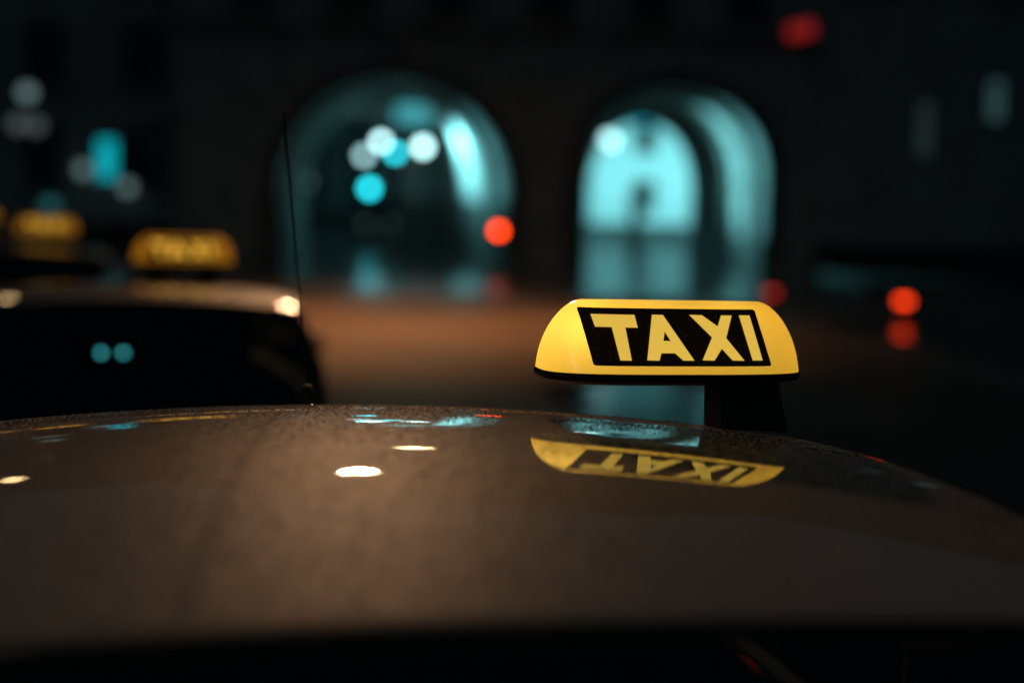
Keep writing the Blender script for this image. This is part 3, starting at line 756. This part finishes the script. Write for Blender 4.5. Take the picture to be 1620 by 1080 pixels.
def make_taxi(name):
    root = empty(name)
    # lower body with cut wheel arches
    body = body_sections().build('body', M['paint'], root, smooth=True)
    cm = MB()
    axles = (-1.12, 1.42)
    for y in axles:
        for s in (-1, 1): cm.lathe([(0.355, -0.17), (0.355, 0.17)], (s * 0.80, y, 0.315), 32, 'X')
    cut = cm.build('cut', M['rubber'])
    md = body.modifiers.new('arches', 'BOOLEAN'); md.object = cut; md.operation = 'DIFFERENCE'; md.solver = 'EXACT'
    dg = bpy.context.evaluated_depsgraph_get(); dg.update()
    me = bpy.data.meshes.new_from_object(body.evaluated_get(dg))
    body.modifiers.clear(); old = body.data; body.data = me
    bpy.data.objects.remove(cut); bpy.data.meshes.remove(old)
    # roof skin, edges rolled down
    ss, uu = lin(70, -1, 1), lin(80)
    m = MB().grid(lambda s, u: roof_pt(s, u), ss, uu)
    per = [(s, 0.0) for s in ss] + [(1.0, u) for u in uu[1:]] + [(s, 1.0) for s in ss[::-1][1:]] + [(-1.0, u) for u in uu[::-1][1:-1]]
    rings = []
    for dz, ex in ((0.0, 0.0), (-0.0015, 0.004), (-0.006, 0.0075), (-0.016, 0.009)):
        vs = []
        for s, u in per:
            p = roof_pt(s, u)
            c = Vector((p.x / W_, (p.y + 0.61) / 0.69, 0))
            d = Vector((math.copysign(1, c.x) if abs(s) == 1 else 0, (math.copysign(1, c.y) if u in (0.0, 1.0) else 0), 0))
            if d.length: d.normalize()
            vs.append(p + d * ex + Vector((0, 0, dz)))
        rings.append(vs)
    n = len(per)
    for i in range(3):
        m.add(rings[i] + rings[i + 1], [(j, (j + 1) % n, n + (j + 1) % n, n + j) for j in range(n)])
    roof = m.build('roof', M['paint'], root, smooth=True)
    bm = bmesh.new(); bm.from_mesh(roof.data); bmesh.ops.remove_doubles(bm, verts=bm.verts, dist=1e-5)
    bmesh.ops.recalc_face_normals(bm, faces=bm.faces); bm.to_mesh(roof.data); bm.free()
    # headliner closes the cabin from below
    MB().grid(lambda s, u: roof_pt(s * 0.97, 0.02 + u * 0.96, -0.03), lin(12, -1, 1), lin(12)).build('headliner', M['seat'], root, smooth=True)
    # pillars and window frames
    su = [0, .06, .13, .16, .29, .43, .46, .50, .53, .66, .80, .90, .95, 1]
    st = [0, .05, .2, .4, .6, .8, .93, 1]
    win_s = ((.16, .46), (.53, .90))
    fr = MB()
    for sgn in (-1, 1):
        fr.grid(lambda u, t: side_pt(sgn, u, t), su, st, lambda u, t: .05 < t < .93 and any(a < u < b for a, b in win_s))
    sr = [-1, -.9, -.88, -.6, -.3, 0, .3, .6, .88, .9, 1]
    tr_ = [0, .05, .25, .5, .75, .985, 1]
    MB().grid(lambda s, t: rear_pt(s, t), sr, tr_, lambda s, t: abs(s) < .88 and .05 < t < .985).build('rear_window_frame', M['trim'], root, smooth=True)
    fr.grid(lambda s, t: front_pt(s, t), sr, tr_, lambda s, t: abs(s) < .88 and .05 < t < .985)
    fo = fr.build('pillars', M['paint'], root, smooth=True)
    # glass
    MB().grid(lambda s, t: rear_pt(s, t, 0.002), lin(14, -.90, .90), lin(8, .03, .992)).build('rear_window', M['glass'], root, smooth=True)
    MB().grid(lambda s, t: front_pt(s, t, 0.002), lin(14, -.90, .90), lin(8, .03, .992)).build('windscreen', M['glass'], root, smooth=True)
    for sgn in (-1, 1):
        for a, b in win_s:
            MB().grid(lambda u, t: side_pt(sgn, u, t, 0.003), lin(6, a - .008, b + .008), lin(6, .035, .945)).build('side_window', M['glass'], root, smooth=True)
        # roof rail trim
        MB().tube([rail(sgn, u) + Vector((sgn * 0.017, 0, -0.014)) for u in lin(24)], 0.008, 8).build('roof_trim', M['trim'], root, smooth=True)
        # door handle, mirror, lights
        for y in (-0.62, 0.30):
            MB().box((sgn * 0.868, y, 0.80), (0.035, 0.18, 0.03)).build('door_handle', M['trim'], root, bevel=0.008)
        mm = MB().ball((sgn * 0.93, 0.80, 1.02), 0.11, 16, 10, 0.75).build('wing_mirror', M['paint'], root, smooth=True)
        MB().box((sgn * 0.80, 0.81, 0.98), (0.14, 0.05, 0.03)).build('mirror_arm', M['trim'], mm)
        MB().add([(sgn * 0.47, -1.835, 0.90), (sgn * 0.71, -1.80, 0.90), (sgn * 0.76, -1.775, 0.72), (sgn * 0.54, -1.868, 0.72),
                  (sgn * 0.47, -1.72, 0.90), (sgn * 0.71, -1.68, 0.90), (sgn * 0.76, -1.66, 0.72), (sgn * 0.54, -1.74, 0.72)],
                 [(0, 1, 2, 3), (7, 6, 5, 4), (0, 4, 5, 1), (1, 5, 6, 2), (2, 6, 7, 3), (3, 7, 4, 0)]).build('tail_light', M['tail'], root, bevel=0.02)
        MB().add([(sgn * 0.42, 2.175, 0.72), (sgn * 0.70, 2.08, 0.75), (sgn * 0.76, 2.05, 0.62), (sgn * 0.46, 2.195, 0.60),
                  (sgn * 0.42, 2.05, 0.72), (sgn * 0.70, 1.92, 0.75), (sgn * 0.76, 1.92, 0.62), (sgn * 0.46, 2.05, 0.60)],
                 [(0, 1, 2, 3), (7, 6, 5, 4), (0, 4, 5, 1), (1, 5, 6, 2), (2, 6, 7, 3), (3, 7, 4, 0)]).build('headlight', M['lens'], root, bevel=0.02)
        for y in axles:
            hub = MB().lathe([(0.05, sgn * 0.07), (0.05, sgn * 0.085), (0.03, sgn * 0.09)], (sgn * 0.745, y, 0.315), 16, 'X').build('wheel', M['alloy'], root, smooth=False)
            MB().lathe([(0.20, -0.095), (0.29, -0.10), (0.312, -0.07), (0.315, 0), (0.312, 0.07), (0.29, 0.10), (0.20, 0.095)], (sgn * 0.745, y, 0.315), 36, 'X').build('tyre', M['rubber'], hub, smooth=True)
            rim = MB().lathe([(0.205, sgn * 0.02), (0.205, sgn * 0.085), (0.19, sgn * 0.088), (0.18, sgn * 0.03), (0.04, sgn * 0.03)], (sgn * 0.745, y, 0.315), 36, 'X')
            for k in range(5):
                a = 2 * math.pi * k / 5 + 0.3
                rim.tube([(sgn * 0.815, y + 0.03 * math.cos(a), 0.315 + 0.03 * math.sin(a)), (sgn * 0.81, y + 0.19 * math.cos(a), 0.315 + 0.19 * math.sin(a))], 0.02, 6)
            rim.build('rim', M['alloy'], hub, smooth=False)
    # bumpers, plates, grille
    MB().box((0, -1.86, 0.40), (1.20, 0.10, 0.16)).build('rear_bumper', M['trim'], root, bevel=0.03)
    MB().box((0, 2.17, 0.36), (1.10, 0.10, 0.14)).build('front_bumper', M['trim'], root, bevel=0.03)
    MB().box((0, 2.20, 0.56), (0.62, 0.05, 0.11)).build('grille', M['plastic'], root, bevel=0.015)
    MB().box((0, -1.905, 0.62), (0.52, 0.03, 0.11)).build('number_plate', M['plate'], root, bevel=0.004)
    MB().box((0, -1.905, 0.80), (0.46, 0.04, 0.03)).build('boot_handle', M['trim'], root, bevel=0.008)
    # inside
    for x in (-0.34, 0.34):
        st_ = MB().box((x, 0.02, 0.99), (0.46, 0.13, 0.34), Matrix.Rotation(0.2, 3, 'X')).build('front_seat', M['seat'], root, bevel=0.05)
        MB().box((x, -0.03, 1.22), (0.24, 0.09, 0.15)).build('headrest', M['seat'], st_, bevel=0.035)
        st2 = MB().box((x, -1.02, 0.99), (0.58, 0.13, 0.16), Matrix.Rotation(0.2, 3, 'X')).build('rear_seat', M['seat'], root, bevel=0.05)
        MB().box((x, -1.06, 1.13), (0.22, 0.08, 0.12)).build('headrest', M['seat'], st2, bevel=0.03)
    MB().box((0, 0.72, 0.985), (1.20, 0.28, 0.08)).build('dashboard', M['plastic'], root, bevel=0.03)
    MB().lathe([(0.17, -0.012), (0.185, -0.012), (0.19, 0), (0.185, 0.012), (0.17, 0.012)], (-0.34, 0.50, 1.0), 24, 'Y').build('steering_wheel', M['plastic'], root, smooth=True)
    return root

def copy_tree(o, parent=None):
    c = o.copy(); scn.collection.objects.link(c)
    c.parent = parent
    for ch in list(o.children): copy_tree(ch, c)
    return c
def swap(o, table, done):                                      # dimmer signs, darker paint: other materials on a copied thing
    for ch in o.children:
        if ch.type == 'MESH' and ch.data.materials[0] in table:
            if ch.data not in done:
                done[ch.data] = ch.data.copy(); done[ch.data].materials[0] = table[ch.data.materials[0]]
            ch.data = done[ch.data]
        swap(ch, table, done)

# ------------------------------------------------------------------ the lit roof sign
SH = 0.0915                                                    # height of the yellow shell
def sg_a(t): return 0.120 + 0.054 * max(0.0, 1 - min(1, t) ** 2.1) ** 0.62
def sg_b(t):
    if t <= 0.93: return 0.072 - 0.047 * t
    e = (t - 0.93) / 0.07
    return (0.072 - 0.047 * 0.93) * math.sqrt(max(0.0, 1 - e * e)) * 0.98 + 0.0006
def front_y(s, z):
    t = z / SH
    q = min(0.999, abs(s / sg_a(t)))
    return -sg_b(t) * (1 - q ** 3.2) ** (1 / 3.2)
def make_sign(name):
    root = empty(name)
    zb = 0.0
    n = 110
    ts = [0, .04, .1, .18, .26, .34, .42, .5, .58, .66, .72, .78, .84, .89, .93, .945, .96, .972, .983, .992, .997, 1.0]
    m = MB()
    for t in ts:
        a, b_ = sg_a(t), sg_b(t)
        for j in range(n):
            th = 2 * math.pi * j / n
            c, s = math.cos(th), math.sin(th)
            m.v.append((a * math.copysign(abs(c) ** (2 / 3.2), c), b_ * math.copysign(abs(s) ** (2 / 3.2), s), t * SH))
    for i in range(len(ts) - 1):
        for j in range(n): m.f.append((i * n + j, i * n + (j + 1) % n, (i + 1) * n + (j + 1) % n, (i + 1) * n + j))
    m.f.append(tuple((len(ts) - 1) * n + j for j in range(n)))
    m.build('shell', M['acrylic'], root, smooth=True)
    # black base tray
    m = MB()
    levels = [(1.008, 1.02, 0.003), (1.012, 1.03, -0.002), (1.0, 1.0, -0.007), (0.90, 0.90, -0.0115), (0.70, 0.72, -0.0125)]
    for fa, fb, z in levels:
        for j in range(n):
            th = 2 * math.pi * j / n
            c, s = math.cos(th), math.sin(th)
            m.v.append((sg_a(0) * fa * math.copysign(abs(c) ** (2 / 3.2), c), sg_b(0) * fb * math.copysign(abs(s) ** (2 / 3.2), s), z))
    for i in range(len(levels) - 1):
        for j in range(n): m.f.append((i * n + j, i * n + (j + 1) % n, (i + 1) * n + (j + 1) % n, (i + 1) * n + j))
    m.f.append(tuple((len(levels) - 1) * n + j for j in range(n)))
    m.f.append(tuple(range(n))[::-1])
    m.build('base', M['plastic'], root, smooth=False)
    # lettering: shapes read in the panel's own frame
    TLc, TRc, BRc, BLc = (360, 138), (1232, 165), (1340, 440), (447, 417)
    def uv(p):
        u, v = 0.5, 0.5
        for _ in range(30):                                   # inverse bilinear
            x = (1 - v) * ((1 - u) * TLc[0] + u * TRc[0]) + v * ((1 - u) * BLc[0] + u * BRc[0])
            y = (1 - v) * ((1 - u) * TLc[1] + u * TRc[1]) + v * ((1 - u) * BLc[1] + u * BRc[1])
            u += (p[0] - x) / 880; v += (p[1] - y - (u - 0.5) * 0) / 276
        return u, v
    PW_, PZ0, PZ1, SK = 0.238, 0.0125, 0.0825, 0.0065
    def on_face(u, v, off, flip=1):
        z = PZ1 + (PZ0 - PZ1) * v
        s = (u - 0.5) * PW_ + SK * (2 * v - 1) - 0.0065
        y = front_y(s, z)
        e = 1e-4
        nn = Vector((-(front_y(s + e, z) - front_y(s - e, z)) / (2 * e), 1, -(front_y(s, z + e) - front_y(s, z - e)) / (2 * e))).normalized()
        p = Vector((s, y, z)) - nn * off
        return Vector((p.x * flip, p.y * flip, p.z))
    def decal(name, polys, mat, off, par, cuts, flip):
        bm = bmesh.new()
        for poly in polys:
            bm.faces.new([bm.verts.new((u, v, 0)) for u, v in poly])
        bm.normal_update()
        bmesh.ops.triangulate(bm, faces=bm.faces, quad_method='FIXED', ngon_method='EAR_CLIP')
        for _ in range(cuts):
            ed = [e for e in bm.edges if e.calc_length() > 0.03]
            if not ed: break
            bmesh.ops.subdivide_edges(bm, edges=ed, cuts=1)
            bmesh.ops.triangulate(bm, faces=[f for f in bm.faces if len(f.verts) > 3])
        for vv in bm.verts: vv.co = on_face(vv.co.x, vv.co.y, off, flip)
        bmesh.ops.recalc_face_normals(bm, faces=bm.faces)
        me = bpy.data.meshes.new(name); bm.to_mesh(me); bm.free()
        me.polygons.foreach_set('use_smooth', [True] * len(me.polygons))
        me.materials.append(mat)
        return link(bpy.data.objects.new(name, me), par)
    r = 0.012
    panel = [(0, r * 3), (r * 0.3, r), (r, 0), (1 - r, 0), (1 - r * 0.3, r), (1, r * 3), (1, 1 - r * 3), (1 - r * 0.3, 1 - r), (1 - r, 1), (r, 1), (r * 0.3, 1 - r), (0, 1 - r * 3)]
    global letter_shapes
    L = {
        'T': [[(422, 172), (629, 179), (648, 241), (588, 239), (625, 396), (570, 394), (523, 236), (445, 233)]],
        'A': [[(714, 180), (768, 182), (780, 262), (776, 306), (768, 364), (760, 399), (700, 396)],
              [(768, 182), (934, 403), (878, 401), (836, 366), (768, 364), (776, 306), (812, 308), (780, 262)]],
        'X': [[(898, 184), (962, 187), (1044, 243), (1058, 190), (1113, 192), (1090, 300), (1190, 410), (1128, 407), (1070, 350), (1035, 405), (975, 402), (1018, 295)]],
        'I': [[(1150, 192), (1206, 194), (1287, 412), (1233, 410)]],
    }
    letter_shapes = [[on_uv for on_uv in map(uv, q)] for k in L for q in L[k]]
    for flip in (1, -1):                                       # the sign reads from both sides
        pn = decal('panel', [panel], M['panel'], 0.0007, root, 6, flip)
        for k, polys in L.items():
            decal('letter', [[uv(p) for p in q] for q in polys], M['letter'], 0.0013, pn, 5, flip)
    return root

def sign_feet(sign, gap, wide):
    if wide:                                                   # one broad magnetic foot under the end away from the camera's side
        MB().add([(0.062, -0.028, -0.0127), (0.145, -0.028, -0.0127), (0.145, 0.03, -0.0127), (0.062, 0.03, -0.0127),
                  (0.066, -0.032, -0.0127 - gap), (0.16, -0.032, -0.0127 - gap - 0.006), (0.16, 0.036, -0.0127 - gap - 0.012), (0.066, 0.036, -0.0127 - gap - 0.006)],
                 [(3, 2, 1, 0), (4, 5, 6, 7), (0, 1, 5, 4), (1, 2, 6, 5), (2, 3, 7, 6), (3, 0, 4, 7)]).build('foot', M['plastic'], sign, bevel=0.004)
    else:
        for s in (-1, 1):
            MB().lathe([(0.03, -0.0127), (0.034, -0.0127 - gap * 0.5), (0.045, -0.0127 - gap)], (s * 0.09, 0, 0), 16).build('foot', M['plastic'], sign)

def sign_lights(sign, power):
    for x, p in ((-0.118, 1.0), (-0.03, 0.45), (0.07, 0.5)):
        point_light('bulb', (x, 0.0, 0.040), (1.0, 0.86, 0.55), power * p, 0.014, sign)

TH = 0.2006
taxi = make_taxi('taxi')
proto_sign = make_sign('taxi_sign')
rest = []
dim_meshes = {}
LOW = 0.925                                                    # the other cabs are lower saloons
for i, (x, y, D) in enumerate(((290, 418, 6.2), (74, 377, 10.3), (-36, 352, 14.6))):
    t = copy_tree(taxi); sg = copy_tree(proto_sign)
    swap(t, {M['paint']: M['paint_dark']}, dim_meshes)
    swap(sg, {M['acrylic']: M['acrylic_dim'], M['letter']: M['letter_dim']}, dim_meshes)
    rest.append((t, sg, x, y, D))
# the wet foreground taxi
taxi.location = (0.2 - (math.cos(TH) * 0.4015 + math.sin(TH) * 0.46), 1.824 - (math.sin(TH) * 0.4015 - math.cos(TH) * 0.46), 0); taxi.rotation_euler = (0, 0, TH)
tag(taxi, 'ivory brown taxi with a wet beaded roof and a thin whip antenna', 'taxi', 'taxis queued along the rank')
SY = 0.24
sign_z = 1.501
proto_sign.location = (0.2040, 1.843, sign_z); proto_sign.rotation_euler = (0, 0, SY)
tag(proto_sign, 'sharply seen lit yellow TAXI sign on the wet beaded roof', 'taxi sign', 'lit taxi roof signs')
sign_feet(proto_sign, 0.060, True)
sign_lights(proto_sign, 0.062)

labels = ['lower dark taxi directly ahead of the beaded roof taxi, orange glint on its roof', 'taxi queued between the taxi with an orange roof glint and the head of the rank',
          'taxi standing at the very head of the queue of taxis']
slabels = ['lit yellow TAXI sign on the taxi with the orange roof glint', 'lit yellow TAXI sign on the taxi queued in the middle of the rank', 'lit yellow sign on the taxi at the head of the rank']
for (t, sg, x, y, D), lb, sl in zip(rest, labels, slabels):
    p = px(x, y, D)
    th = 0.30
    zr = roof_pt(0, 0.60).z * LOW; ly = roof_pt(0, 0.60).y
    t.rotation_euler = (0, 0, th); t.scale = (1.02, 1, LOW)
    lx = 0.22                                                  # the sign sits off the centre line
    t.location = (p.x + math.sin(th) * ly - math.cos(th) * lx, p.y - math.cos(th) * ly - math.sin(th) * lx, 0)
    tag(t, lb, 'taxi', 'taxis queued along the rank')
    k = 1.22
    sg.scale = (k, k, k); sg.rotation_euler = (0, 0, th); sg.location = (p.x, p.y, zr + 0.088)
    tag(sg, sl, 'taxi sign', 'lit taxi roof signs')
    sign_feet(sg, (0.088 - 0.0127 * k) / k + 0.002, False)
# whip antenna on the wet taxi's roof
u_a = 0.86
b0 = roof_pt(-0.06, u_a)
ant = MB().lathe([(0.022, -0.004), (0.021, 0.010), (0.013, 0.022), (0.006, 0.034)], b0, 16).build('antenna_base', M['rubber'], taxi, smooth=True)

inv = (Matrix.Translation(taxi.location) @ Matrix.Rotation(TH, 4, 'Z')).inverted()
base_w = Matrix.Translation(taxi.location) @ Matrix.Rotation(TH, 4, 'Z') @ b0
pts = [b0 + Vector((0, 0, 0.03))]
for (x, y) in ((480, 520), (470, 420), (461, 310), (454, 235), (449, 178)):
    pts.append(inv @ px(x, y, base_w.y))
MB().tube(pts, [0.0014, 0.0012, 0.0012, 0.0017, 0.0020, 0.0019], 8).build('antenna_rod', M['rubber'], taxi, smooth=True)
# beads of water on the roof and on the sign panel
def beads(fn, n, r0, r1, name, parent, squash=0.45):
    m = MB()
    for _ in range(n):
        p, nn = fn()
        r = r0 + (r1 - r0) * random.random() ** 3
        a = nn.orthogonal().normalized(); b_ = nn.cross(a)
        k = 6
        vs = [p + r * (math.cos(2 * math.pi * j / k) * a + math.sin(2 * math.pi * j / k) * b_) for j in range(k)]
        vs += [p + 0.68 * r * (math.cos(2 * math.pi * (j + .5) / k) * a + math.sin(2 * math.pi * (j + .5) / k) * b_) + nn * r * squash * 0.75 for j in range(k)]
        vs.append(p + nn * r * squash)
        fs = []
        for j in range(k):
            fs += [(j, (j + 1) % k, k + j), (k + j, (j + 1) % k, k + (j + 1) % k), (k + j, k + (j + 1) % k, 2 * k)]
        m.add(vs, fs)
    me = bpy.data.meshes.new(name); me.from_pydata(m.v, [], m.f)
    me.polygons.foreach_set('use_smooth', [True] * len(me.polygons))
    me.materials.append(M['drop'])
    o = link(bpy.data.objects.new(name, me), parent)
    o['kind'] = 'stuff'
    return o
def roof_bead():
    s, u = random.uniform(-0.98, 0.98), random.uniform(0.01, 0.99)
    e = 1e-3
    p = roof_pt(s, u)
    nn = (roof_pt(s + e, u) - roof_pt(s - e, u)).cross(roof_pt(s, u + e) - roof_pt(s, u - e)).normalized()
    return p, nn
beads(roof_bead, 52000, 0.0005, 0.0020, 'water_beads', taxi)
def inside(u, v, poly):
    c = False
    for (xa, ya), (xb, yb) in zip(poly, poly[1:] + poly[:1]):
        if (ya > v) != (yb > v) and u < xa + (v - ya) * (xb - xa) / (yb - ya): c = not c
    return c
def panel_bead():
    while True:                                                # the beads that catch the light sit on the black film
        u, v = random.uniform(0.02, 0.98), random.uniform(0.03, 0.97)
        if not any(inside(u, v, q) for q in letter_shapes): break
    z = 0.0825 + (0.0125 - 0.0825) * v
    s = (u - 0.5) * 0.238 + 0.0065 * (2 * v - 1) - 0.0065
    e = 1e-4
    y = front_y(s, z)
    nn = -Vector((-(front_y(s + e, z) - front_y(s - e, z)) / (2 * e), 1, -(front_y(s, z + e) - front_y(s, z - e)) / (2 * e))).normalized()
    return Vector((s, y, z)) + nn * 0.0014, nn
beads(panel_bead, 420, 0.0002, 0.0011, 'water_beads', proto_sign)
# glowing teal balls imitate lights mirrored in the second taxi's rear window
M['reflection_dot'] = glow('reflection_dot_glow', (0.10, 0.70, 0.75), 7.0)
t2 = rest[0][0]
bpy.context.view_layer.update()
for (x, y) in ((160, 558), (195, 558)):
    q = t2.matrix_world.inverted() @ px(x, y, 5.25)
    o = MB().ball((q.x, q.y, q.z), 0.010, 12, 8).build('reflection_ball', M['reflection_dot'], t2, smooth=True)
